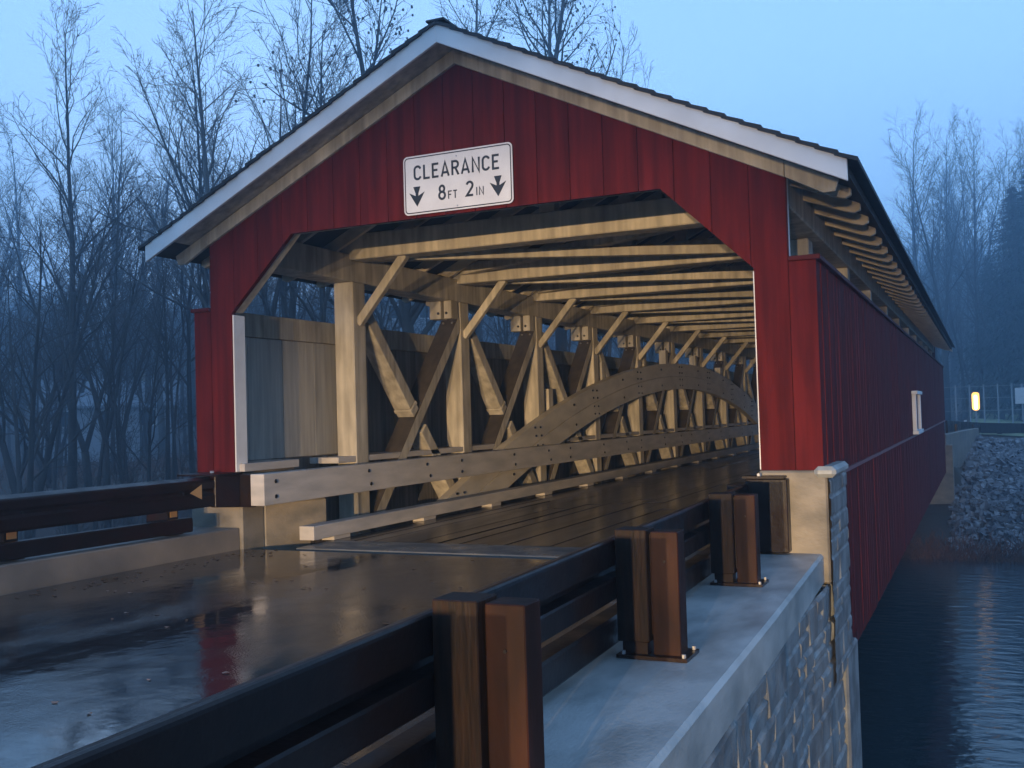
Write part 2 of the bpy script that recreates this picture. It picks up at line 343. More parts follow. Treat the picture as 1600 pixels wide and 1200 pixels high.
# inside lining and its top rail
rng = random.Random(3)
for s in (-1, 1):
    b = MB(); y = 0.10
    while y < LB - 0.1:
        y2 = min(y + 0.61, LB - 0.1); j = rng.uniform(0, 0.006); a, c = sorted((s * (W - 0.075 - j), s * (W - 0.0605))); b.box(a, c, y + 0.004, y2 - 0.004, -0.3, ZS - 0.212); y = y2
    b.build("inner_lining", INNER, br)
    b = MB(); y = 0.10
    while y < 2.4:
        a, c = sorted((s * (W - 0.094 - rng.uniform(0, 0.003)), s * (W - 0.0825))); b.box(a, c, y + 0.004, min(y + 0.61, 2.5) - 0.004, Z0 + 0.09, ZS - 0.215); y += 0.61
    b.build("lit_lining_panel", LITLINING, br)  # added paler boards: the brighter light near the portal is in their colour
b = MB()
for s in (-1, 1):
    a, c = sorted((s * (W - 0.13), s * (W - 0.0615))); b.box(a, c, 0.10, LB - 0.1, ZS - 0.21, ZS + 0.045)
b.build("wall_girt", CREAM, br, bevel=0.005)

# roof
ZR = 4.72; XE = 3.40; OH = 0.363
def rz(x, off=0.0): return ZR - SL * abs(x) - off
roof = MB()
for s in (-1, 1):
    x0, x1 = 0.0, s * (XE - 0.01)
    roof.hexa([(x0, -OH + 0.03, rz(0, 0.10)), (x1, -OH + 0.03, rz(x1, 0.10)), (x1, LB + OH - 0.03, rz(x1, 0.10)), (x0, LB + OH - 0.03, rz(0, 0.10)),
               (x0, -OH + 0.03, rz(0, 0.03)), (x1, -OH + 0.03, rz(x1, 0.03)), (x1, LB + OH - 0.03, rz(x1, 0.03)), (x0, LB + OH - 0.03, rz(0, 0.03))])
roofo = roof.build("roof", DECKU, br)
sh = MB(); rng = random.Random(11)
for s in (-1, 1):
    n = 25; wd = (XE + 0.05) / n
    for k in range(n):
        xa = wd * k; xb = xa + wd + 0.03; ya = -OH - 0.012 - rng.uniform(0, 0.025); yb = LB + OH + 0.01
        lift = 0.012
        za0 = ZR - SL * xa + 0.004; zb0 = ZR - SL * xb + 0.004 + lift
        P = [(s * xa, ya, za0 - 0.020), (s * xb, ya, zb0 - 0.020), (s * xb, yb, zb0 - 0.020), (s * xa, yb, za0 - 0.020)]
        Q = [(s * xa, ya, za0 + 0.006), (s * xb, ya, zb0 + 0.014), (s * xb, yb, zb0 + 0.014), (s * xa, yb, za0 + 0.006)]
        if s < 0: P.reverse(); Q.reverse()
        sh.hexa(P + Q)
sh.box(-0.09, 0.09, -OH - 0.02, LB + OH, ZR + 0.012, ZR + 0.03)
sub(sh.build("shingles", SHING), br).parent = roofo
# rake fascia (white), both ends
for y0, y1 in ((-OH, -OH + 0.032), (LB + OH - 0.032, LB + OH)):
    for s in (-1, 1):
        b = MB(); t = 0.172
        b.prism([(0, y0, ZR - 0.002), (s * XE, y0, rz(XE) - 0.002), (s * XE, y0, rz(XE) - t), (0, y0, ZR - t)], (0, y1 - y0, 0))
        b.build("rake_fascia", WHITE, roofo, bevel=0.004)
b = MB()
for s in (-1, 1):     # soffit under the gable overhang, set above the fascia's lower edge, and barge rafters at the tails
    xa = 3.12
    b.prism([(0, -OH + 0.034, ZR - 0.115), (s * xa, -OH + 0.034, rz(xa, 0.115)), (s * xa, -0.004, rz(xa, 0.115)), (0, -0.004, ZR - 0.115)], (0, 0, 0.012))
b.build("soffit", CREAM, roofo)
for s in (-1, 1):     # cream frieze boards on the gable, reaching out to the tails
    b = MB(); xa = 3.30
    b.prism([(0, -0.040, ZR - 0.13), (s * W2, -0.040, rz(W2, 0.13)), (s * W2, -0.040, rz(W2, 0.262)), (0, -0.040, ZR - 0.262)], (0, 0.038, 0))
    b.prism([(s * (W2 + 0.004), -0.040, rz(W2, 0.13)), (s * xa, -0.040, rz(xa, 0.13)), (s * (xa - 0.03), -0.040, rz(xa, 0.22)), (s * (xa - 0.12), -0.040, rz(xa, 0.222)), (s * (W2 + 0.004), -0.040, rz(W2, 0.262))], (0, 0.038, 0))
    b.build("frieze_board", CREAM, br, bevel=0.004)
# rafters with shaped tails
def rafter(s, y):
    b = MB(); d = 0.15; x1 = 3.34
    P = [(s * 0.03, rz(0.03, 0.105)), (s * x1, rz(x1, 0.105)), (s * x1, rz(x1, 0.16)), (s * (x1 - 0.05), rz(x1 - 0.05, 0.205)), (s * (x1 - 0.14), rz(x1 - 0.14, 0.205 + 0.02)), (s * 2.86, rz(2.86, 0.105 + d)), (s * 0.03, rz(0.03, 0.105 + d))]
    b.prism([(x, y - 0.03, z) for x, z in P], (0, 0.06, 0))
    return b.build("rafter", RAFT, br, bevel=0.006)
y = 0.42
while y < LB - 0.2:
    rafter(1, y); rafter(-1, y); y += 0.70
# eave boards outside the plate, posts, ties
for s in (-1, 1):
    b = MB(); a, c = sorted((s * 2.52, s * 2.86)); b.box(a, c, 0.10, LB - 0.1, 2.90, 3.22); b.build("top_plate", CREAM, br, bevel=0.01)
    b = MB(); a, c = sorted((s * 2.50, s * 2.80)); b.box(a, c, 1.05, LB - 1.0, -0.42, -0.04); b.build("bottom_chord", CREAM, br, bevel=0.01)
    b = MB(); a, c = sorted((s * (W2 - 0.02), s * (W2))); b.box(a, c, 0.062, 0.12, ZS + 0.05, 3.12); b.build("corner_trim", WHITE, br)
    for k, y in enumerate(PY):
        b = MB(); a, c = sorted((s * 2.49, s * 2.76))
        b.box(a, c, y - 0.135, y + 0.135, -0.04, 2.895)
        b.build("post", CREAM, br, bevel=0.012)
        b = MB()    # knee brace to the tie beam
        b.beam((s * 2.50, y, 2.40), (s * 1.84, y, 3.17), 0.09, 0.10, up=(0, 0, 1)); b.build("knee_brace", CREAM, br, bevel=0.006)
        # doubled post flank with the dark gap that shows beyond the upper part
        if k > 0:
            b = MB(); a, c = sorted((s * 2.66, s * 2.84)); b.box(a, c, y - 0.40, y - 0.20, 2.64, 2.895); a, c = sorted((s * 2.49, s * 2.61)); b.box(a, c, y - 0.40, y - 0.20, 2.64, 2.895)
            b.bolt((s * 2.57, y - 0.39, 2.72), (0, -1, 0)); b.bolt((s * 2.70, y - 0.39, 2.72), (0, -1, 0))
            b.build("chord_hanger", [CREAM, IRON], br, bevel=0.006)
    for k in range(len(PY) - 1):
        ya, yb = PY[k] + 0.14, PY[k + 1] - 0.14
        ym = (ya + yb) / 2
        # falling main brace in two lengths butting on the rising counter brace through shoulder blocks
        A = Vector((s * 2.625, ya + 0.02, 2.60)); B = Vector((s * 2.625, yb - 0.10, 0.02)); D = B - A; dl = D.length
        b = MB(); b.beam(A, A + D * 0.455, 0.25, 0.17, up=(0, 1, 0.3)); b.beam(A + D * 0.457, A + D * 0.473, 0.262, 0.20, up=(0, 1, 0.3)); b.beam(A + D * 0.475, A + D * 0.495, 0.25, 0.17, up=(0, 1, 0.3))
        b.beam(A + D * 0.575, B, 0.25, 0.17, up=(0, 1, 0.3))
        b.build("brace", CREAM, br, bevel=0.008)
        b = MB(); P0 = Vector((s * 2.625, yb + 0.02, 2.62)); P1 = Vector((s * 2.625, ya + 0.12, 0.0)); b.beam(P0, P1, 0.255, 0.15, up=(0, 1, -0.3))
        dd = (P1 - P0).normalized(); nn = Vector((0, -dd.z, dd.y)).normalized(); nn = nn if nn.y < 0 else -nn
        b.beam(P0 + nn * 0.0775, P1 + nn * 0.0775, 0.252, 0.004, up=(0, 1, -0.3), mi=1)  # thin dark brown sheet on the near face only, sides stay cream
        for dx in (-0.07, 0.07): b.bolt(P0 + dd * 0.12 + nn * 0.08 + Vector((dx, 0, 0)), nn, 0.016, 0.015, 2)
        b.build("counter_brace", [CREAM, DARKFACE, ALU], br)
for k, y in enumerate(PY):
    b = MB(); b.box(-2.70, 2.70, y - 0.14, y + 0.14, 3.15, 3.45); b.build("tie_beam", CREAM, br, bevel=0.012)
    b = MB(); b.box(-0.09, 0.09, y - 0.08, y + 0.08, 3.45, 4.44); b.build("king_post", RAFT, br, bevel=0.008)
    b = MB()
    for s in (-1, 1): b.beam((s * 0.12, y, 3.60), (s * 1.15, y, 3.98), 0.09, 0.12)
    b.build("king_strut", RAFT, br, bevel=0.006)
    if k < len(PY) - 1:
        y2 = PY[k + 1]
        for n_, (xa, xb) in enumerate(((-2.4, 2.4), (2.4, -2.4))):
            b = MB(); b.beam((xa, y + 0.14, 3.21 + 0.112 * n_), (xb, y2 - 0.14, 3.21 + 0.112 * n_), 0.14, 0.11); b.build("sway_brace", CREAM, br, bevel=0.006)

# arches: two laminations with a seam, bolted
def arch(s):
    b = MB(); xa, xb = sorted((s * 2.33, s * 2.48)); n = 44; y0, y1 = 3.3, 27.4
    def ctr(t): 
        y = y0 + (y1 - y0) * t; return y, 2.08 - 0.0142 * (y - 16.5) ** 2
    pts = [ctr(t / n) for t in range(n + 1)]
    def nrm(i):
        a = pts[max(i - 1, 0)]; c = pts[min(i + 1, n)]; d = Vector((c[0] - a[0], c[1] - a[1])).normalized(); return Vector((-d.y, d.x))
    for lo, hi, dx in ((-0.30, -0.004, 0.0), (0.004, 0.30, 0.006)):
        for i in range(n):
            q = []
            for j in (i, i + 1):
                N = nrm(j); q.append((pts[j][0] + N.x * lo, pts[j][1] + N.y * lo, pts[j][0] + N.x * hi, pts[j][1] + N.y * hi))
            (ay, az, by, bz), (cy, cz, dy, dz) = q
            X0, X1 = xa + dx, xb - dx
            for f in ([(X0, ay, az), (X0, cy, cz), (X0, dy, dz), (X0, by, bz)], [(X1, ay, az), (X1, by, bz), (X1, dy, dz), (X1, cy, cz)],
                      [(X0, by, bz), (X0, dy, dz), (X1, dy, dz), (X1, by, bz)], [(X0, ay, az), (X1, ay, az), (X1, cy, cz), (X0, cy, cz)]): b.poly(f)
    xf = s * 2.33
    for k in range(1, 9):
        t = ((PY[k] - y0) / (y1 - y0)); i = int(t * n); N = nrm(i)
        for off in (-0.22, -0.08, 0.08, 0.22):
            for dy in (-0.11, 0.11):
                p = (xf + s*0.006, pts[i][0] + N.x * off + dy, pts[i][1] + N.y * off); b.bolt(p, (-s, 0, 0), 0.018, 0.02)
        i2 = min(i + 3, n); N = nrm(i2)
        for off in (-0.18, 0.18): b.bolt((xf + s*0.006, pts[i2][0] + N.x * off, pts[i2][1] + N.y * off), (-s, 0, 0), 0.022, 0.02)
    b.build("arch", [ARCHM, IRON], br)
    for k in range(2, 9):   # short hanger heads that stand up out of the arch
        ya = PY[k] + 0.42 if k < 5 else PY[k] - 0.6; t = (ya - y0) / (y1 - y0); zc = ctr(t)[1]
        b2 = MB(); a, c = sorted((s * 2.49, s * 2.655)); b2.box(a, c, ya - 0.10, ya + 0.10, zc - 0.1, zc + 0.62); b2.build("arch_hanger", CREAM, br, bevel=0.008)
arch(-1); arch(1)
# timber guard beams and kerb timbers
for s in (-1, 1):
    b = MB(); yg = -0.13 if s < 0 else 2.5; a, c = sorted((s * 2.16, s * 2.325)); b.box(a, c, yg, LB - 0.2, 0.44, 0.75)
    y = yg + 0.18; k = 0
    while y < LB - 0.5:
        for z in (0.52, 0.67): b.bolt((s * 2.16, y + (0.0 if z > .6 else 0.04 * (k % 3)), z), (-s, 0, 0), 0.024, 0.012)
        y += (1.7, 1.35, 0.95)[k % 3]; k += 1
    b.build("guard_timber", [GREYP, IRON], br, bevel=0.006)
    b = MB(); a, c = sorted((s * 1.98, s * 2.16)); b.box(a, c, 0.42 if s < 0 else 2.5, LB - 0.3, 0.042, 0.185)
    b.build("kerb_timber", GREYP, br, bevel=0.006)
    b = MB(); y = 0.8; a, c = sorted((s * 1.995, s * 2.15))
    while y < LB - 1:
        b = MB(); b.box(a, c, y, y + 0.30, 0.0, 0.041); y += 1.9; b.build("kerb_block", GREYP, br)
    b = MB(); a, c = sorted((s * (2.55 if s < 0 else 2.74), s * 3.0)); b.box(a, c, 0.065, 0.98, Z0 + 0.002, Z0 + 0.085); b.build("sill_timber", GREYP, br, bevel=0.006)
    b = MB(); a, c = sorted((s * 2.50, s * 2.9)); b.box(a, c, 1.65, LB - 1.6, Z0 + 0.0, Z0 + 0.07); b.build("ledge_timber", GREYP, br, bevel=0.006)
# deck of lengthwise planks
b = MB(); rng = random.Random(5); x = -2.48
while x < 2.48:
    yy = 0.78
    while yy < LB - 0.5:
        l = rng.uniform(3.4, 5.2); y2 = min(yy + l, LB - 0.4); j = rng.uniform(-0.004, 0.003); tl = rng.uniform(-0.0025, 0.0025)
        xx0, xx1 = x + 0.004, x + 0.241
        b.hexa([(xx0, yy + 0.004, -0.08), (xx1, yy + 0.004, -0.08), (xx1, y2 - 0.004, -0.08), (xx0, y2 - 0.004, -0.08), (xx0, yy + 0.004, j + tl), (xx1, yy + 0.004, j - tl), (xx1, y2 - 0.004, j - tl), (xx0, y2 - 0.004, j + tl)]); yy = y2
    x += 0.245
b.build("deck_planks", DECK, br)
b = MB(); b.box(-3.0, 3.0, 0.95, LB - 0.9, -0.12, -0.085); b.build("deck_underlay", DECKU, br)
b = MB(); b.box(-2.0, 2.45, 0.14, 0.76, -0.2, 0.005); b.build("threshold_slab", mat("wet_threshold_concrete", (0.13, 0.13, 0.12), 0.25, (0.08, 0.08, 0.078), 3, rough2=0.5), br, bevel=0.006)
b = MB()
for yy in range(2, 28, 3): b.box(-2.9, 2.9, yy - 0.15, yy + 0.15, -0.95, -0.5)
b.build("floor_beams", DECKU, br)
# the small framed opening in the right wall
wf = MB(); wx0, wx1 = W + 0.006, W + 0.075
wf.box(wx0, wx1, 11.10, 11.20, 0.78, 1.42); wf.box(wx0, wx1, 12.5, 12.6, 0.78, 1.42)
wf.box(wx0, wx1 + 0.03, 11.04, 12.66, 1.421, 1.48); wf.box(wx0, wx1 + 0.03, 11.04, 12.66, 0.715, 0.779)
wo = wf.build("window_frame", WHITE, br, bevel=0.004)
wp = MB(); wp.box(W + 0.006, W + 0.02, 11.201, 12.499, 0.78, 1.42); wp.build("shutter", REDD, wo)

# ------------------------------------------------------------------ clearance sign
sg = thing("clearance_sign", "white rectangular height clearance sign with black arrows on the red gable", "sign", (0.0, -0.06, 3.395))
SW, SH_ = 1.11, 0.545
def rrect(w, h, r, n=6):
    P = []
    for cx, cy, a0 in ((w / 2 - r, h / 2 - r, 0), (-w / 2 + r, h / 2 - r, 90), (-w / 2 + r, -h / 2 + r, 180), (w / 2 - r, -h / 2 + r, 270)):
        for k in range(n + 1):
            t = R_(a0 + 90 * k / n); P.append((cx + r * math.cos(t), cy + r * math.sin(t)))
    return P
SY = 0.02
b = MB(); b.prism([(x, SY, z) for x, z in rrect(SW, SH_, 0.045)][::-1], (0, 0.004, 0)); b.build("sign_panel", SIGNW, sg)
b = MB(); A = rrect(SW - 0.026, SH_ - 0.026, 0.036); B = rrect(SW - 0.046, SH_ - 0.046, 0.028)
for i in range(len(A)):
    j = (i + 1) % len(A); b.poly([(A[i][0], SY - 0.0012, A[i][1]), (A[j][0], SY - 0.0012, A[j][1]), (B[j][0], SY - 0.0012, B[j][1]), (B[i][0], SY - 0.0012, B[i][1])])
b.build("sign_border", SIGNK, sg)
def arc(cx, cy, rx, ry, a0, a1, n=10): return [(cx + rx * math.cos(R_(a0 + (a1 - a0) * k / n)), cy + ry * math.sin(R_(a0 + (a1 - a0) * k / n))) for k in range(n + 1)]
GL = {  # strokes in a box one unit high, width w
 'C': (.62, [arc(.31, .70, .25, .24, 15, 180, 10) + arc(.31, .30, .25, .24, 180, 345, 10)]),
 'L': (.56, [[(.08, 1), (.08, .06), (.54, .06)]]),
 'E': (.58, [[(.55, .94), (.08, .94), (.08, .06), (.55, .06)], [(.08, .52), (.47, .52)]]),
 'A': (.70, [[(.06, 0), (.35, .98), (.64, 0)], [(.15, .27), (.55, .27)]]),
 'R': (.62, [[(.08, 0), (.08, .94), (.33, .94)] + arc(.33, .72, .22, .22, 80, -80, 8) + [(.08, .50)], [(.32, .50), (.57, 0)]]),
 'N': (.66, [[(.08, 0), (.08, .98), (.58, .02), (.58, 1)]]),
 'F': (.56, [[(.54, .94), (.08, .94), (.08, 0)], [(.08, .52), (.44, .52)]]),
 'T': (.58, [[(.02, .94), (.56, .94)], [(.29, .94), (.29, 0)]]),
 'I': (.22, [[(.11, 0), (.11, 1)]]),
 '8': (.62, [arc(.31, .73, .19, .21, 0, 360, 18), arc(.31, .29, .24, .24, 0, 360, 18)]),
 '2': (.62, [arc(.31, .72, .23, .23, 165, 0, 9) + [(.50, .58), (.08, .06), (.57, .06)]]),
}
def ribbon(b, pts, w, y):
    n = len(pts); closed = (Vector(pts[0]) - Vector(pts[-1])).length < 1e-6; P = [Vector(p) for p in pts]; Lf, Rt = [], []
    for i in range(n):
        if closed: a, c = P[(i - 1) % (n - 1)], P[(i + 1) % (n - 1)]
        else: a, c = P[max(i - 1, 0)], P[min(i + 1, n - 1)]
        d1 = (P[i] - a); d2 = (c - P[i]); d1 = d1.normalized() if d1.length > 1e-9 else d2.normalized(); d2 = d2.normalized() if d2.length > 1e-9 else d1
        n1 = Vector((-d1.y, d1.x)); n2 = Vector((-d2.y, d2.x)); m = (n1 + n2); m = m.normalized() if m.length > 1e-6 else n1
        k = w / 2 / max(0.45, m.dot(n1)); Lf.append(P[i] + m * k); Rt.append(P[i] - m * k)
    for i in range(n - 1):
        b.poly([(q.x, y, q.y) for q in (Rt[i], Rt[i + 1], Lf[i + 1], Lf[i])])
def text(s, x0, x1, zb, h, name):
    adv = [GL[c][0] + 0.16 for c in s]; tot = sum(adv) - 0.16; sx = (x1 - x0) / tot
    x = x0; b = MB(); k = 0
    for c, a in zip(s, adv):
        for st in GL[c][1]:
            ribbon(b, [(x + p[0] * sx, zb + p[1] * h) for p in st], 0.155 * min(h, sx * 1.25), SY - 0.0012 - 0.0003 * k); k = (k + 1) % 3
        x += a * sx
    b.build(name, SIGNK, sg)
def U(u): return -SW / 2 + u * SW
def V(v): return SH_ / 2 - v * SH_
text("CLEARANCE", U(.10), U(.885), V(.415), .245 * SH_, "lettering")
text("8", U(.325), U(.395), V(.80), .25 * SH_, "lettering"); text("FT", U(.415), U(.50), V(.80), .135 * SH_, "lettering")
text("2", U(.578), U(.65), V(.80), .25 * SH_, "lettering"); text("IN", U(.67), U(.742), V(.80), .135 * SH_, "lettering")
for u in (.125, .868):
    b = MB(); cx, cz, aw, ah = U(u), V(.865), .165, .185
    for P in (((-.23, 1), (.23, 1), (.09, .66), (-.09, .66)), ((-.5, .72), (0, .50), (0, 0)), ((.5, .72), (0, 0), (0, .50)), ((-.09, .659), (.09, .659), (.09, .54), (0, .501), (-.09, .54))):
        pts = [(cx + a * aw, SY - 0.0012, cz + c * ah) for a, c in P]; b.poly(pts)
    b.build("arrow", SIGNK, sg)
b = MB()
for u, v in ((.5, .10), (.5, .93)): b.bolt((U(u), SY - 0.0005, V(v)), (0, -1, 0), 0.008, 0.004, 0)
b.build("sign_bolts", ALU, sg)
b = MB(); b.box(-.5, .5, SY + 0.006, 0.058, -.12, -.08); b.box(-.5, .5, SY + 0.006, 0.058, .12, .16); b.build("bracket", ALU, sg)

# ------------------------------------------------------------------ near abutment, wing walls, piers
def flare_r(y): return 2.42 - 0.030 * y       # guardrail face line, right
def flare_l(y): return -2.60 + 0.045 * y
def slab_edge(y): return 3.075 - 0.032 * min(y, 0)
wall = thing("wing_wall", "grey stone-faced wing wall with smooth pale concrete top carrying the near guardrail", "wall", (3.0, -3, 0))
def put(mb, name, m, root, **k): return sub(mb.build(name, m, None, **k), root)
Y0w = -11.0
b = MB()
ins = [(2.66, Y0w), (2.55, 0.0)]
P = [(flare_r(Y0w) - 0.02, Y0w), (slab_edge(Y0w), Y0w), (slab_edge(-5), -5), (slab_edge(-2.5) + 0.01, -2.5), (slab_edge(0.0), 0.02), (flare_r(0) - 0.02, 0.02)]
b.prism([(x, y, 0.115) for x, y in P][::-1], (0, 0, -0.235))
put(b, "coping_slab", CONC, wall, bevel=0.02)
# stone face as a relief sheet
def stone_sheet(name, edge, y0, y1, z0, z1, seed, root, res=0.015, relief=1.0):
    rs = np.random.RandomState(seed)
    ny = int((y1 - y0) / res) + 1; nz = int((z1 - z0) / res) + 1
    Yg, Zg = np.meshgrid(np.linspace(y0, y1, ny), np.linspace(z0, z1, nz))
    H = np.zeros_like(Yg); z = z0
    noise = np.zeros_like(Yg)
    for fr_, am in ((7, .6), (15, .3), (33, .15)):
        ph = rs.rand(6) * 7; noise += am * np.sin(Yg * fr_ + ph[0] + 2 * np.sin(Zg * fr_ * .7 + ph[1])) * np.cos(Zg * fr_ * 1.2 + ph[2] + 1.5 * np.sin(Yg * fr_ * .5 + ph[3]))
    while z < z1:
        h = rs.choice([0.08, 0.13, 0.17, 0.24, 0.28]); y = y0 - rs.rand() * .3
        while y < y1:
            l = rs.uniform(0.24, 0.75); sub_ = rs.rand() < .4 and h > .16
            for (za, zb) in (((z, z + h / 2), (z + h / 2, z + h)) if sub_ else ((z, z + h),)):
                o1 = rs.uniform(0.014, 0.034); tx, tz = rs.uniform(-.015, .015), rs.uniform(-.08, .10)
                wob = 0.004 * np.sin(Yg * 17 + Zg * 9 + y * 5)
                dy = np.minimum(Yg - y, y + l - Yg) + wob; dz = np.minimum(Zg - za, zb - Zg) + wob
                e = np.minimum(dy * 1.8 + 0.003, dz); m_ = (Yg >= y) & (Yg < y + l) & (Zg >= za) & (Zg < zb)
                f = np.clip((e - 0.007) / 0.016, 0, 1)
                hh = f * (o1 + (Yg - y - l / 2) * tx + (Zg - (za + zb) / 2) * tz + 0.007 * noise)
                H = np.where(m_, hh, H)
            y += l
        z += h
    X = np.vectorize(edge)(Yg) + H * relief - 0.03
    v = np.stack([X, Yg, Zg], -1).reshape(-1, 3)
    i = (np.arange(nz - 1)[:, None] * ny + np.arange(ny - 1)[None]).reshape(-1); f = np.stack([i, i + 1, i + ny + 1, i + ny], -1)
    me = bpy.data.meshes.new(name); me.from_pydata(v.tolist(), [], f.tolist()); me.materials.append(STONE)
    o = bpy.data.objects.new(name, me); C.objects.link(o); return sub(o, root)
stone_sheet("stone_face", lambda y: slab_edge(y) + 0.05 * float(sstep(-1.2, -0.05, y)), -8.2, 0.62, -3.9, -0.118, 2, wall, relief=0.75)
b = MB(); b.prism([(flare_r(Y0w), Y0w, -0.122), (slab_edge(Y0w) - 0.06, Y0w, -0.122), (slab_edge(0) - 0.06, 0.95, -0.122), (flare_r(0), 0.95, -0.122)][::-1], (0, 0, -3.8))
put(b, "wall_core", CONCO, wall)
# end pilaster with stone veneer and rounded cap
pil = thing("abutment_pier", "pale concrete pier block under the right foot of the red portal, stone veneer outside", "pier", (2.9, 0.3, -1))
b = MB(); b.box(2.60, 3.125, -0.015, 0.93, -0.115, Z0 - 0.003); put(b, "pier_block", CONCO, pil, bevel=0.015)
stone_sheet("stone_veneer", lambda y: 3.165, -0.014, 1.03, -0.9, 0.70, 5, pil, relief=0.35)
b = MB(); b.box(3.04, 3.100, -0.013, 1.0, -3.9, -0.125); put(b, "veneer_core", STONE, pil)
b = MB(); b.box(3.03, 3.195, -0.05, 0.80, 0.702, 0.79); put(b, "pier_cap", CONC, pil, bevel=0.03)
b = MB(); b.box(3.0, 3.150, 0.60, 1.35, -3.9, -0.80); put(b, "pier_footing", STONE, pil, bevel=0.02)
pl = thing("abutment_pier", "stained concrete pier block under the left foot of the red portal", "pier", (-2.8, 0.4, -1))
b = MB(); b.box(-3.15, -2.50, -0.05, 0.30, -1.0, 0.44); b.box(-3.15, -2.60, 0.028, 0.97, 0.3, Z0 - 0.003)
b.hexa([(-3.15, 0.302, -1), (-2.50, 0.302, -1), (-2.20, 0.98, -1), (-3.15, 0.98, -1), (-3.15, 0.302, 0.43), (-2.50, 0.302, 0.43), (-2.20, 0.98, 0.43), (-3.15, 0.98, 0.43)])
put(b, "pier_block", CONCO, pl, bevel=0.015)
ab = MB(); ab.box(-3.3, 3.0, 0.75, 1.0, -3.9, -0.21); o = ab.build("abutment_wall", CONCO); tag(o, "rough concrete abutment wall beneath the near end of the bridge deck", "wall")
ab = MB(); ab.box(-3.3, 3.3, LB - 0.7, LB + 0.02, -3.9, -0.10); o = ab.build("abutment_wall", CONCO); tag(o, "far abutment wall beneath the distant end of the bridge deck", "wall")
# right far wing wall, flared
b = MB(); fw = [(3.0, LB - 0.4), (3.12, LB - 0.4), (4.05, 35.5), (3.75, 35.6)]
b.prism([(x, y, 0.25) for x, y in fw][::-1], (0, 0, -3.6)); o = b.build("wing_wall", KERB, bevel=0.02); tag(o, "smooth pale concrete wing wall flaring from the far end of the bridge", "wall")
# left kerb
b = MB(); K = [(-2.53, -0.055), (-3.10, -0.055), (flare_l(-12) - .55, -12), (flare_l(-12) + 0.02, -12)]
b.prism([(x, y, 0.215) for x, y in K], (0, 0, -1.2)); o = b.build("roadside_kerb", KERB, bevel=0.012); tag(o, "tan concrete kerb under the left guardrail with wet top", "kerb")

# ------------------------------------------------------------------ guardrails
def uprofile(dz):   # closed section: (offset towards the road, z)
    return [(x, z + dz) for x, z in [(0.004, 0.705), (0.010, 0.69), (0.010, 0.635), (-0.012, 0.61), (-0.012, 0.585), (0.010, 0.56), (0.010, 0.475), (0.0, 0.452), (-0.10, 0.452), (-0.11, 0.46),
            (-0.11, 0.548), (-0.106, 0.558), (-0.055, 0.568), (-0.055, 0.60), (-0.11, 0.615), (-0.11, 0.724), (-0.108, 0.733), (-0.102, 0.740), (-0.093, 0.7425), (-0.082, 0.741), (-0.010, 0.717)]]
def sweep(b, prof, line, side, y0, y1, n=10):
    ys = [y0 + (y1 - y0) * k / n for k in range(n + 1)]; k2 = len(prof); i0 = len(b.v)
    for y in ys: b.v += [(line(y) - side * p[0], y, p[1]) for p in prof]
    for a in range(n):
        for j in range(k2):
            p = i0 + a * k2 + j; q = i0 + a * k2 + (j + 1) % k2; b.f.append((p, q, q + k2, p + k2)); b.m.append(0)
    b.f.append(tuple(i0 + j for j in range(k2))); b.f.append(tuple(i0 + n * k2 + j for j in range(k2))); b.m += [0, 0]
def guardrail(root, side, line, ys, y0, y1, zb, dz):
    b = MB(); sweep(b, uprofile(dz), line, side, y0, y1); o = put(b, "upper_rail", RUST, root)
    b_l = [(0.0, 0.372 + dz), (0.010, 0.36 + dz), (0.010, 0.25 + dz), (0.0, 0.238 + dz), (-0.09, 0.238 + dz), (-0.10, 0.25 + dz), (-0.10, 0.36 + dz), (-0.09, 0.372 + dz)]
    b = MB(); sweep(b, b_l, line, side, y0, y1 - 0.3); put(b, "lower_rail", RUST, root)
    def bx(u0, u1): return sorted((x + side * u0, x + side * u1))
    for y in ys:
        x = line(y)
        b = MB(); a, c = bx(0.285, 0.415); b.box(a, c, y + 0.03, y + 0.15, zb + 0.012, 0.705 + dz * .1); put(b, "post", POSTM, root, bevel=0.004)
        b = MB(); a, c = bx(0.122, 0.275); b.box(a, c, y, y + 0.14, 0.19, 0.715 + dz * .1); put(b, "spacer_block", BLOCKM, root, bevel=0.004)
        b = MB(); a, c = bx(0.12, 0.455); b.box(a, c, y - 0.02, y + 0.20, zb, zb + 0.016)
        for dx in (0.15, 0.435): b.bolt((x + side * dx, y + 0.18, zb + 0.016), (0, 0, 1), 0.010, 0.016, 1); b.bolt((x + side * dx, y + 0.0, zb + 0.016), (0, 0, 1), 0.010, 0.016, 1)
        put(b, "base_plate", [RUST, ALU], root)
        b = MB(); a, c = bx(0.276, 0.284); b.box(a, c, y + 0.05, y + 0.12, 0.22, 0.69 + dz * .1); put(b, "post_web", RUST, root)
        b = MB(); b.bolt((x + side * 0.35, y + 0.03, 0.56), (0, -1, 0), 0.006, 0.006, 0); b.bolt((x - side * 0.010, y + 0.07, 0.60 + dz), (-side, 0, 0), 0.014, 0.010, 0); put(b, "rail_bolts", IRON, root)
        b = MB(); a, c = bx(0.14, 0.26); b.box(a, c, y + 0.02, y + 0.12, zb, 0.189); put(b, "block_foot", RUST, root)
gr = thing("guardrail", "dark brown steel guardrail with chunky posts standing on the right wing wall", "guardrail", (2.75, -3, 0.1))
guardrail(gr, 1, flare_r, [-9.2, -7.36, -5.53, -3.68, -1.62], -11.0, 0.0, 0.117, -0.08)
b = MB(); x = flare_r(0); b.box(x + 0.10, x + 0.42, -0.14, -0.02, 0.13, 0.70); b.box(x - 0.01, x + 0.115, -0.30, -0.02, 0.36, 0.668); put(b, "end_plate", RUST, gr, bevel=0.006)
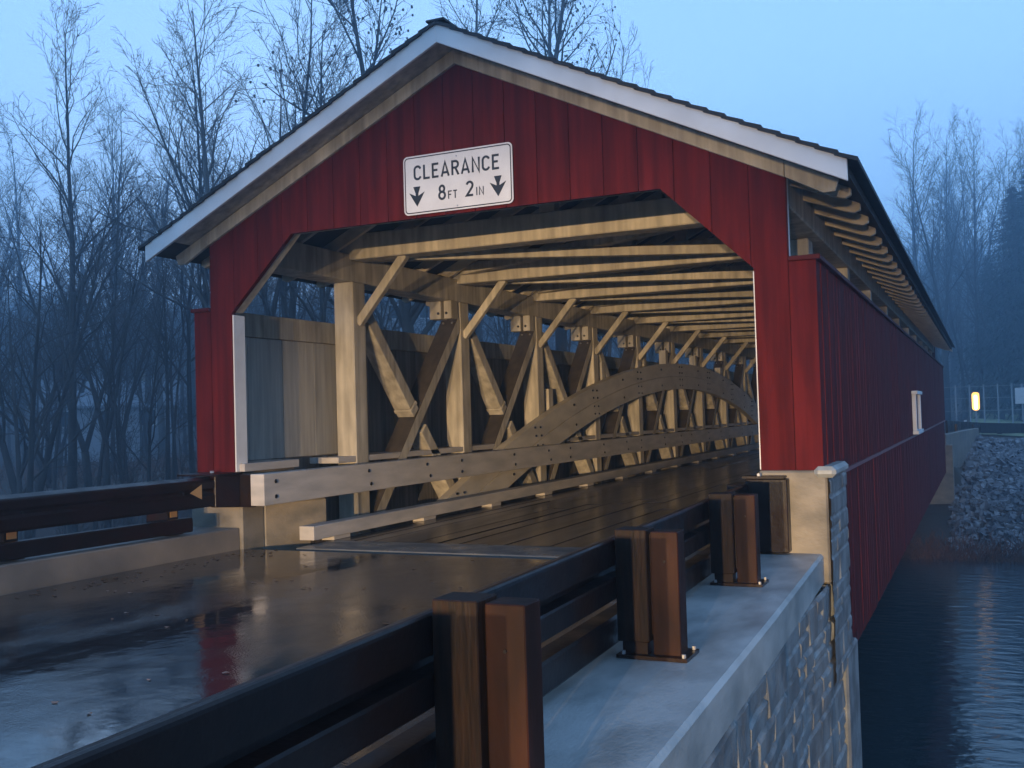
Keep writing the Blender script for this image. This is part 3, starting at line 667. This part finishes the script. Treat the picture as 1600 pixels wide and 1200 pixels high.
b = MB(); b.box(x + 0.08, x + 0.40, -0.16, -0.005, 0.705, 0.722); b.bolt((x + 0.2, -0.1, 0.722), (0, 0, 1), 0.018, 0.02, 1); put(b, "end_cap", [RUST, ALU], gr)
gl = thing("guardrail", "dark brown steel guardrail on the kerb left of the portal", "guardrail", (-2.8, -3, 0.2))
guardrail(gl, -1, flare_l, [-9.7, -7.9, -6.1, -4.3, -2.52, -0.80], -11.0, -0.32, 0.217, 0.0)
b = MB(); b.hexa([(-2.66, -0.32, 0.44), (-2.60, -0.32, 0.44), (-2.50, -0.07, 0.42), (-2.66, -0.07, 0.42), (-2.66, -0.32, 0.745), (-2.60, -0.32, 0.745), (-2.50, -0.07, 0.74), (-2.66, -0.07, 0.74)])
b.box(-2.95, -2.34, -0.068, -0.02, 0.42, 0.745); put(b, "end_plate", RUST, gl, bevel=0.006)
b = MB(); b.box(-3.0, -2.5, -0.4, -0.03, 0.747, 0.766); b.bolt((-2.78, -0.15, 0.766), (0, 0, 1), 0.022, 0.02, 1); put(b, "end_cap", [RUST, ALU], gl)
REFL = mat("dull_amber_reflector", (0.42, 0.24, 0.10), 0.4)
b = MB(); xx = flare_l(-0.5) + 0.0125
b.prism([(xx, -0.66, 0.605), (xx, -0.50, 0.535), (xx, -0.50, 0.675)], (0.004, 0, 0)); put(b, "wedge_reflector", REFL, gl)
for yy in (-0.80, -2.52):
    b = MB(); xx = flare_l(yy) - 0.122; b.box(xx + 0.0005, xx + 0.006, yy + 0.03, yy + 0.12, 0.385, 0.44); put(b, "reflector", REFL, gl)
lv = MB(); rng = random.Random(77)
for k in range(260):
    yy = rng.uniform(-8, 0); xx = (flare_l(yy) + 0.25 + abs(rng.gauss(0, .25))) if k % 3 else rng.uniform(-2.4, 2.2); a = rng.uniform(0, 6.3); r_ = rng.uniform(.012, .03)
    lv.poly([(xx + r_ * math.cos(a + t), yy + r_ * .7 * math.sin(a + t), 0.0035 + .004 * (i_ % 2)) for i_, t in enumerate((0, 1.3, 2.6, 3.9, 5.2))])
o = lv.build("fallen_leaves", mat("wet_fallen_leaf", (0.09, 0.05, 0.025), 0.35)); tag(o, "wet fallen leaves scattered on the road by the kerb", "leaves", kind="stuff")
# far guardrail, curving off to the right
gf = thing("guardrail", "low dark guardrail curving to the right beyond the far wing wall", "guardrail", (4, 36, 0))
b = MB(); pts = [(3.1, 29.0, 0.45), (3.45, 33, 0.34), (4.1, 36.5, 0.22), (5.6, 39.5, 0.10), (8.2, 42, -0.05), (12, 44, -0.25), (17, 45.5, -0.5)]
for a, c in zip(pts[:-1], pts[1:]): b.beam(a, c, 0.07, 0.42)
put(b, "upper_rail", RUST, gf)
for k, (x, y, z) in enumerate([(3.3, 31, .3), (3.8, 34.9, .2), (4.8, 38, .1), (6.3, 40.3, 0), (8.2, 42, -.05), (10.2, 43.1, -.15), (12.2, 44.1, -.25), (14.4, 44.8, -.35)]):
    b = MB(); b.box(x - 0.09, x + 0.09, y, y + 0.18, Z(x, y) - 0.4, z + 0.2); put(b, "post", RUST, gf)

# ------------------------------------------------------------------ riprap, brush
def rock_field(name, n, region, seed, m, smin, smax, kind_label, cat):
    rng = random.Random(seed); b = MB()
    for _ in range(n):
        x, y = region(rng); z = Z(x, y); s = rng.uniform(smin, smax); 
        rot = Matrix.Rotation(rng.uniform(0, 6.3), 3, Vector((rng.uniform(-1, 1), rng.uniform(-1, 1), rng.uniform(-1, 1))).normalized())
        c = []
        for sx, sy, sz in ((-1, -1, -1), (1, -1, -1), (1, 1, -1), (-1, 1, -1), (-1, -1, 1), (1, -1, 1), (1, 1, 1), (-1, 1, 1)):
            c.append(Vector((x, y, z + s * 0.15)) + rot @ Vector((sx * s * rng.uniform(.4, 1) * .6, sy * s * rng.uniform(.4, 1) * .6, sz * s * rng.uniform(.4, 1) * .45)))
        b.hexa(c)
    o = b.build(name, m); tag(o, kind_label, cat, kind="stuff")
rock_field("riprap_rocks", 16000, lambda r: (lambda x: (x, r.uniform(23.0, min(37.5, 34.5 + x * .2))))(r.uniform(3.2, 20)), 3, ROCK, 0.07, 0.22, "grey riprap rocks covering the far bank slope", "rocks")
def brush(name, n, region, seed, h, lab):
    rng = random.Random(seed); b = MB()
    for _ in range(n):
        x, y = region(rng); z = Z(x, y); p = Vector((x, y, z - 0.03)); d = Vector((rng.uniform(-.5, .5), rng.uniform(-.5, .5), 1)).normalized(); L_ = h * rng.uniform(.3, 1)
        q = p + d * L_ * .6; e_ = q + (d + Vector((rng.uniform(-.6, .6), rng.uniform(-.6, .6), -.2))) * L_ * .4
        b.tube([p, q, e_], [0.012, 0.009, 0.004], 3, cap=False)
    o = b.build(name, BRUSH); tag(o, lab, "brush", kind="stuff")
rock_field("riprap_boulders", 150, lambda r: (lambda x: (x, r.uniform(23.0, min(37.0, 34.5 + x * .2))))(r.uniform(3.4, 20)), 13, ROCK, 0.20, 0.36, "larger grey rocks among the riprap on the far bank", "rocks")
brush("dead_brush", 16000, lambda r: (r.uniform(0.5, 24), 21.9 + abs(r.gauss(0, 0.9))), 5, 0.55, "rusty dead brush along the far waterline")
brush("undergrowth", 9000, lambda r: (r.uniform(-45, -4), r.uniform(8, 45)), 6, 0.9, "low bare undergrowth on the left bank floor")

# ------------------------------------------------------------------ trees
def grow(seed, H, lean=(0, 0), fork=0.0, spread=0.55, nb=20, dens=1.0, low=0.25, r0=0.16, twigr=0.007, pods=False, levels=3):
    rng = random.Random(seed); T = MB(); B = MB()
    def path(p, d, L_, n, wob, up):
        P = [p.copy()]; d = d.normalized(); q = p.copy()
        for k in range(n):
            d = (d + Vector((rng.gauss(0, wob), rng.gauss(0, wob), rng.gauss(0, wob * .6) + up))).normalized(); q = q + d * (L_ / n); P.append(q.copy())
        return P
    def at(P, t):
        f = t * (len(P) - 1); i = min(int(f), len(P) - 2); return P[i].lerp(P[i + 1], f - i), (P[i + 1] - P[i]).normalized()
    def side(d, ang):
        a = Vector((rng.gauss(0, 1), rng.gauss(0, 1), rng.gauss(0, .6))); a = (a - d * a.dot(d)).normalized(); return (d * math.cos(ang) + a * math.sin(ang)).normalized()
    def branch(p, d, L_, r, lvl):
        n = {1: 6, 2: 4, 3: 3}[lvl]; P = path(p, d, L_, n, 0.13, 0.05 if lvl < 3 else 0.02)
        rr = [max(twigr * .7, r * (1 - .8 * k / n)) for k in range(n + 1)]
        (T if lvl == 1 else B).tube(P, rr, 5 if lvl == 1 else 3, cap=False)
        if lvl < levels:
            m = int((7 if lvl == 1 else 5) * dens * (0.6 + L_ / 5 * .5)) + 2
            for k in range(m):
                t = 0.18 + 0.8 * (k + rng.random()) / m; q, dd = at(P, min(t, .99)); branch(q, side(dd, rng.uniform(.45, .95)), L_ * rng.uniform(.28, .5) * (1.15 - .5 * t), max(twigr, r * .42 * (1 - .5 * t)), lvl + 1)
        elif pods and rng.random() < .35:
            q = P[-1]; s = 0.028; B.tube([q, q + Vector((0, 0, -s * 2))], s, 4)
    stems = [(Vector((0, 0, -0.3)), Vector((lean[0], lean[1], 1)), H, r0)]
    if fork > 0:
        z = H * fork; d0 = Vector((lean[0], lean[1], 1)); base = Vector((0, 0, -.3)); fk = base + d0.normalized() * z
        T.tube([base, base.lerp(fk, .5) + Vector((.04, 0, 0)), fk], [r0 * 1.15, r0 * 1.0, r0 * .9], 8)
        a = rng.uniform(.15, .3); stems = [(fk, Vector((lean[0] - a, lean[1] + .05, 1)), H - z, r0 * .75), (fk, Vector((lean[0] + a * 1.1, lean[1] - .05, 1)), (H - z) * .93, r0 * .68)]
    for p, d, L_, r in stems:
        n = 12; P = path(p, d, L_, n, 0.035, 0.015); rr = [max(0.012, r * (1 - .93 * (k / n) ** .85)) for k in range(n + 1)]
        if fork <= 0: rr[0] *= 1.35
        T.tube(P, rr, 8, cap=False)
        m = int(nb / len(stems))
        for k in range(m):
            t = low + (0.99 - low) * (k + rng.random()) / m; q, dd = at(P, min(t, .99)); branch(q, side(dd, rng.uniform(spread * .7, spread * 1.4)), H * rng.uniform(.16, .30) * (1.25 - .75 * t), max(0.012, r * .5 * (1.05 - t)), 1)
    return T, B
def proto(bark=None, **k):
    T, B = grow(**k)
    root = bpy.data.objects.new("bare_tree", None); C.objects.link(root)
    T.build("trunk", bark or BARK, root, smooth=True); B.build("branches", TWIG, root)
    return root
used = {}
def plant(key, x, y, h, rot, label, group=None, squash=1.0, cat="tree"):
    root, H = PROT[key]
    if key in used:
        r = root.copy(); C.objects.link(r)
        for ch in root.children:
            c = ch.copy(); C.objects.link(c); c.parent = r
    else: r = root; used[key] = 1
    s = h / H; r.location = (x, y, Z(x, y)); r.rotation_euler = (0, 0, rot); r.scale = (s * squash, s * squash, s)
    tag(r, label, cat, group); return r
PROT = {
 'tall': (proto(seed=1, H=16, nb=26, low=.38, r0=.17, spread=.5), 16),
 'fork': (proto(seed=2, H=15, nb=26, fork=.17, low=.2, r0=.20, spread=.55, lean=(-.05, 0)), 15),
 'thin': (proto(seed=3, H=14, nb=20, low=.35, r0=.09, spread=.45, dens=.8), 14),
 'wide': (proto(seed=4, H=17, nb=30, low=.28, r0=.26, spread=.8, dens=1.15, pods=True), 17),
 'lean': (proto(seed=5, H=14, nb=22, low=.3, r0=.11, spread=.6, lean=(.22, .05)), 14),
 'vee': (proto(seed=6, H=14, nb=26, fork=.34, low=.15, r0=.15, spread=.55), 14),
 'bush': (proto(seed=8, H=6, nb=20, low=.08, r0=.05, spread=.7, fork=.10), 6),
 'pale': (proto(bark=BARK2, seed=9, H=16, nb=24, low=.45, r0=.20, spread=.6), 16),
}
CX, CY = 4.24, -8.26
def ax(px, d):      # point at distance d along the camera ray through image column px
    t = math.atan((px - 800) / 1607.6) - 0.4285; return CX + math.sin(t) * d, CY + math.cos(t) * d
GL_ = "bare trees of the wood across the stream"
T_ = [ # key, image column, distance, height, rot, label
 ('fork', 48, 33, 13.5, 0.4, "dark bare tree forking low near the left guardrail, thick left limb leaning out"),
 ('tall', 112, 36, 18.5, 2.0, "tallest straight bare tree left of the bridge, thick pale-lit trunk"),
 ('thin', 142, 34, 13.5, 1.0, "slim straight bare tree just right of the tallest left one"),
 ('vee', 163, 38, 12.5, 0.2, "bare tree with a high vee fork right of the tallest left one"),
 ('thin', 205, 34, 10.5, 3.0, "slender upright bare tree under the white left eave tip"),
 ('lean', 226, 37, 11.0, 5.6, "bare tree leaning beside the left eave tip"),
 ('tall', 262, 40, 11.0, 4.0, "bare tree close to the left portal leg, small crown"),
 ('fork', 8, 38, 12.0, 1.4, "bare forked tree at the far left edge of the wood"),
 ('thin', 82, 42, 13.0, 0.7, "thin bare tree between the low fork and the tallest tree"),
 ('pale', 355, 34, 18.5, 1.9, "tall bare tree with dense crown above the left roof slope"),
 ('lean', 300, 40, 16.0, 5.2, "bare tree leaning left above the left eave"),
 ('vee', 455, 36, 19.5, 2.4, "tall vee-forked bare tree rising behind the left roof slope"),
 ('tall', 505, 33, 18.0, 0.9, "bare tree with outstretched twigs just left of the roof peak"),
 ('wide', 655, 33, 21.5, 3.3, "large spreading bare tree directly behind the roof peak"),
 ('wide', 820, 37, 22.5, 0.6, "large bare tree with hanging seed pods right of the roof peak"),
 ('thin', 945, 40, 17.0, 0.6, "slight bare tree whose top shows over the right roof slope"),
 ('tall', 325, 37, 17.5, 3.6, "straight bare tree above the left eave with its crown cut by the frame"),
 ('vee', 395, 35, 17.5, 0.5, "vee-shaped bare tree above the middle of the left roof slope"),
 ('lean', 565, 37, 18.5, 2.2, "leaning bare tree whose crown shows left of the roof peak"),
 ('pale', 735, 38, 21.5, 5.0, "pale-trunked bare tree just right of the roof peak"),
 ('wide', 885, 41, 22.0, 2.0, "broad bare tree whose outer twigs reach furthest right over the roof"),
 ('fork', 30, 30, 11.0, 2.9, "nearest bare tree at the left edge, splitting low behind the guardrail"),
 ('vee', 1478, 88, 21.5, 1.0, "tallest bare tree in the wood right of the far roof end"),
 ('tall', 1440, 86, 18.5, 2.0, "straight bare tree just past the far eave"),
 ('thin', 1508, 92, 18.5, 3.0, "thin bare tree between the tallest right one and the conifer"),
 ('tall', 1532, 90, 19.0, 4.5, "upright bare tree left of the dark conifer"),
 ('fork', 1562, 88, 17.5, 2.6, "forked bare tree standing against the dark conifer"),
 ('lean', 1597, 84, 20.5, 1.0, "leaning bare tree at the right edge above the conifer"),
]
for k, px, d, h, rot, lab in T_:
    x, y = ax(px, d); plant(k, x, y, h, rot, lab)
rng = random.Random(41)
for i in range(38):
    px = rng.uniform(-100, 640); d = rng.uniform(72, 105); x, y = ax(px, d)
    plant(rng.choice(['tall', 'vee', 'thin', 'pale', 'wide', 'fork', 'lean']), x, y, rng.uniform(18, 26), rng.uniform(0, 6.3), "tall bare tree whose misty crown rises over the hillside wood left of the roof", "misty tall trees over the left hillside")
for i in range(16):
    px = rng.uniform(1425, 1640); d = rng.uniform(120, 150); x, y = ax(px, d)
    plant(rng.choice(['tall', 'vee', 'thin', 'pale']), x, y, rng.uniform(24, 32), rng.uniform(0, 6.3), "tall pale bare tree rising from the misty wood past the far eave", "misty tall trees past the far eave")
rng = random.Random(21)
for i in range(85):
    px = rng.uniform(-120, 1150); d = rng.uniform(40, 74); x, y = ax(px, d)
    plant(rng.choice(['thin', 'tall', 'vee', 'lean', 'thin', 'fork']), x, y, rng.uniform(8, 12) * (1 if px < 330 else 1.15), rng.uniform(0, 6.3), *(("slender bare tree in the hazy wood left of the red portal leg", GL_) if px < 315 else ("slender bare tree in the hazy wood behind the bridge and its roof", "bare trees of the wood behind the bridge")))
for i in range(26):
    px = rng.uniform(1400, 1720); d = rng.uniform(92, 130); x, y = ax(px, d)
    plant(rng.choice(['thin', 'tall', 'vee', 'fork']), x, y, rng.uniform(10, 15), rng.uniform(0, 6.3), "bare tree in the hazy wood beyond the far road", "bare trees beyond the far road")
for i in range(26):
    px = rng.uniform(-60, 700); d = rng.uniform(29, 46); x, y = ax(px, d)
    plant('bush', x, y, rng.uniform(2.5, 5), rng.uniform(0, 6.3), "leafless multi-stemmed shrub on the left bank", "leafless shrubs on the left bank", cat="shrub")

def conifer(x, y, h, seed, label, rad=.24):
    rg = random.Random(seed); root = thing("conifer_tree", label, "tree", (x, y, Z(x, y)))
    T = MB(); T.tube([(0, 0, -.3), (0, 0, h * .5), (0, 0, h)], [.2, .12, .02], 7); T.build("trunk", BARK, root)
    B = MB(); 
    for k in range(int(h * 60)):
        t = rg.random() ** .8; z = h * (.06 + .94 * t); R = h * rad * (1 - t) ** .8 * rg.uniform(.7, 1.1) + .15; a = rg.uniform(0, 6.283)
        d = Vector((math.cos(a), math.sin(a), -.25 + rg.uniform(-.1, .15))); n = Vector((-d.y, d.x, 0))
        for j in range(7):
            u = (j + .6) / 7; p = Vector((0, 0, z)) + d * R * u; wd = .22 * R * (1.1 - u) + .06
            for s in (-1, 1):
                q = p + n * s * wd + d * wd * .8 + Vector((0, 0, -rg.uniform(.05, .3) * wd * 2)); B.poly([p, p + d * .12, q + d * .05, q])
    B.build("foliage", CONIF, root)
x, y = ax(1594, 90); conifer(x, y, 18.5, 1, "broad dark evergreen conifer at the right edge of the wood", .34)
x, y = ax(1625, 84); conifer(x, y, 19.0, 3, "dark conifer cut by the right edge of the view", .33)
x, y = ax(1550, 104); conifer(x, y, 14, 2, "smaller dark conifer half hidden in haze left of the broad one", .26)

# the far hillside wood, one mass
def woods(name, n, px0, px1, d0, d1, seed, label):
    rg = random.Random(seed); B = MB()
    for i in range(n):
        px = rg.uniform(px0, px1); d = d0 + (d1 - d0) * rg.random() ** .8; x, y = ax(px, d); z = Z(x, y); h = rg.uniform(7, 11.5)
        l = Vector((rg.gauss(0, .05), rg.gauss(0, .05), 1)); p = Vector((x, y, z - .3))
        B.tube([p, p + l * h * .5, p + l * h], [.13, .09, .02], 3, cap=False)
        for k in range(20):
            t = rg.uniform(.25, .98); q = p + l * h * t; a = rg.uniform(0, 6.28); dd = Vector((math.cos(a), math.sin(a), rg.uniform(.6, 1.6))).normalized(); L_ = h * .26 * (1.2 - t) + .5
            e_ = q + dd * L_; B.tube([q, e_], [.035, .012], 3, cap=False)
            for m in range(2):
                f = q.lerp(e_, rg.uniform(.3, .9)); B.tube([f, f + Vector((rg.gauss(0, .5), rg.gauss(0, .5), rg.uniform(.2, 1))) * .8], [.018, .008], 3, cap=False)
    o = B.build(name, TWIG); tag(o, label, "woods", kind="stuff")
woods("hillside_woods", 1500, -150, 1250, 72, 260, 31, "bare hillside wood fading in dusk haze left of the bridge")
woods("hillside_woods", 520, 1380, 1750, 118, 270, 32, "bare hillside wood fading in dusk haze on the right")

# ------------------------------------------------------------------ houses
def house(x, y, z, rot, w_, d_, h_, label):
    r = thing("house", label, "house", (x, y, z)); r.rotation_euler = (0, 0, rot)
    b = MB(); b.box(-w_ / 2, w_ / 2, -d_ / 2, d_ / 2, -1.5, h_)
    b.prism([(-w_ / 2, -d_ / 2, h_), (-w_ / 2, d_ / 2, h_), (-w_ / 2, 0, h_ + d_ * .28)], (w_, 0, 0)); b.build("wall", HOUSEW, r)
    b = MB()
    for s in (-1, 1):
        b.prism([(-w_ / 2 - .4, s * (d_ / 2 + .4), h_ - .18), (w_ / 2 + .4, s * (d_ / 2 + .4), h_ - .18), (w_ / 2 + .4, 0, h_ + d_ * .28 + .06), (-w_ / 2 - .4, 0, h_ + d_ * .28 + .06)], (0, 0, .16))
    ro = b.build("roof", HOUSER, r)
    b = MB(); b.box(w_ * .2, w_ * .2 + .7, -.35, .35, h_ + .5, h_ + d_ * .28 + .9); b.build("chimney", CONCO, ro)
    for k in (-.3, 0, .3):
        b = MB(); b.box(k * w_ - .55, k * w_ + .55, -d_ / 2 - .05, -d_ / 2 - .003, 1.0, 2.2); f = b.build("window", WHITE, r)
        b = MB(); b.box(k * w_ - .45, k * w_ + .45, -d_ / 2 - .065, -d_ / 2 - .052, 1.1, 2.1); b.build("pane", DARKG, f)
x, y = ax(172, 78); house(x, y, Z(x, y) + 1.2, 0.75, 8.5, 6, 2.5, "low pale house glimpsed through bare trunks left of the bridge")
x, y = ax(622, 84); house(x, y, 8.0, 0.5, 8, 6.5, 2.6, "pale-roofed house glimpsed through the gap above the left bridge wall")
x, y = ax(1640, 110); house(x, y, Z(x, y) + .6, 0.1, 8, 6, 2.6, "small house beyond the grass past the right fence")

# ------------------------------------------------------------------ far roadside things
fx, fy = ax(1523, 49)
r = thing("reflector_marker", "bright amber glowing marker on a post by the far road", "road marker", (fx, fy, Z(fx, fy)))
zz = 1.2525 - (605 - 0) * 0  # height set from the ground
b = MB(); b.box(-.035, .035, -.02, .02, -.3, 1.55 - Z(fx, fy)); b.build("post", WIRE, r)
b = MB(); b.prism([(x_, -.035, z_ + 1.28 - Z(fx, fy)) for x_, z_ in rrect(.30, .78, .12)][::-1], (0, .012, 0)); b.build("marker_panel", AMBER, r)
b = MB(); b.prism([(x_, -.045, z_ + 1.24 - Z(fx, fy)) for x_, z_ in rrect(.13, .62, .05)][::-1], (0, .008, 0)); b.build("reflector", AMBER2, r)
fx, fy = ax(1505.5, 46)
b = MB(); zg = Z(fx, fy); b.box(fx - .055, fx + .055, fy - .05, fy + .05, zg - .2, .52); o = b.build("marker_post", WHITE, bevel=.01); tag(o, "short white marker post behind the far guardrail", "post")
fx, fy = ax(1596, 50)
r = thing("road_sign", "small white sign board at the right edge beyond the guardrail", "sign", (fx, fy, Z(fx, fy)))
b = MB(); b.box(-.03, .03, 0, .04, -.3, 2.0 - Z(fx, fy)); b.build("post", WIRE, r)
b = MB(); b.box(-.28, .5, -.03, -.01, 1.12 - Z(fx, fy), 1.82 - Z(fx, fy)); b.build("sign_panel", SIGNW, r)
fe = thing("wire_fence", "thin wire fence with slim posts crossing the grass on the right", "fence", (8, 52, 0))
b = MB(); fp = [ax(px, 58) for px in range(1470, 1760, 22)]
for z in (0.7, 1.35, 1.95): b.tube([(x, y, z + .1) for x, y in fp], 0.014, 4)
put(b, "wire", WIRE, fe)
for x, y in fp:
    b = MB(); b.box(x - .035, x + .035, y - .03, y + .03, Z(x, y) - .2, 2.15); put(b, "post", WIRE, fe)

# ------------------------------------------------------------------ haze
hz = MB(); hz.box(-430, 430, -130, 530, -6, 46); ho = hz.build("haze", None)
ho.data.materials.clear()
m = bpy.data.materials.new("dusk_haze"); m.use_nodes = True; n = m.node_tree; n.nodes.clear()
o_ = n.nodes.new("ShaderNodeOutputMaterial"); v = n.nodes.new("ShaderNodeVolumePrincipled"); v.inputs["Color"].default_value = (0.54, 0.78, 1.0, 1)
v.inputs["Density"].default_value = 0.0047; v.inputs["Anisotropy"].default_value = 0.7; n.links.new(v.outputs[0], o_.inputs["Volume"])
ho.data.materials.append(m); tag(ho, kind="stuff", label="thin blue dusk haze filling the valley")
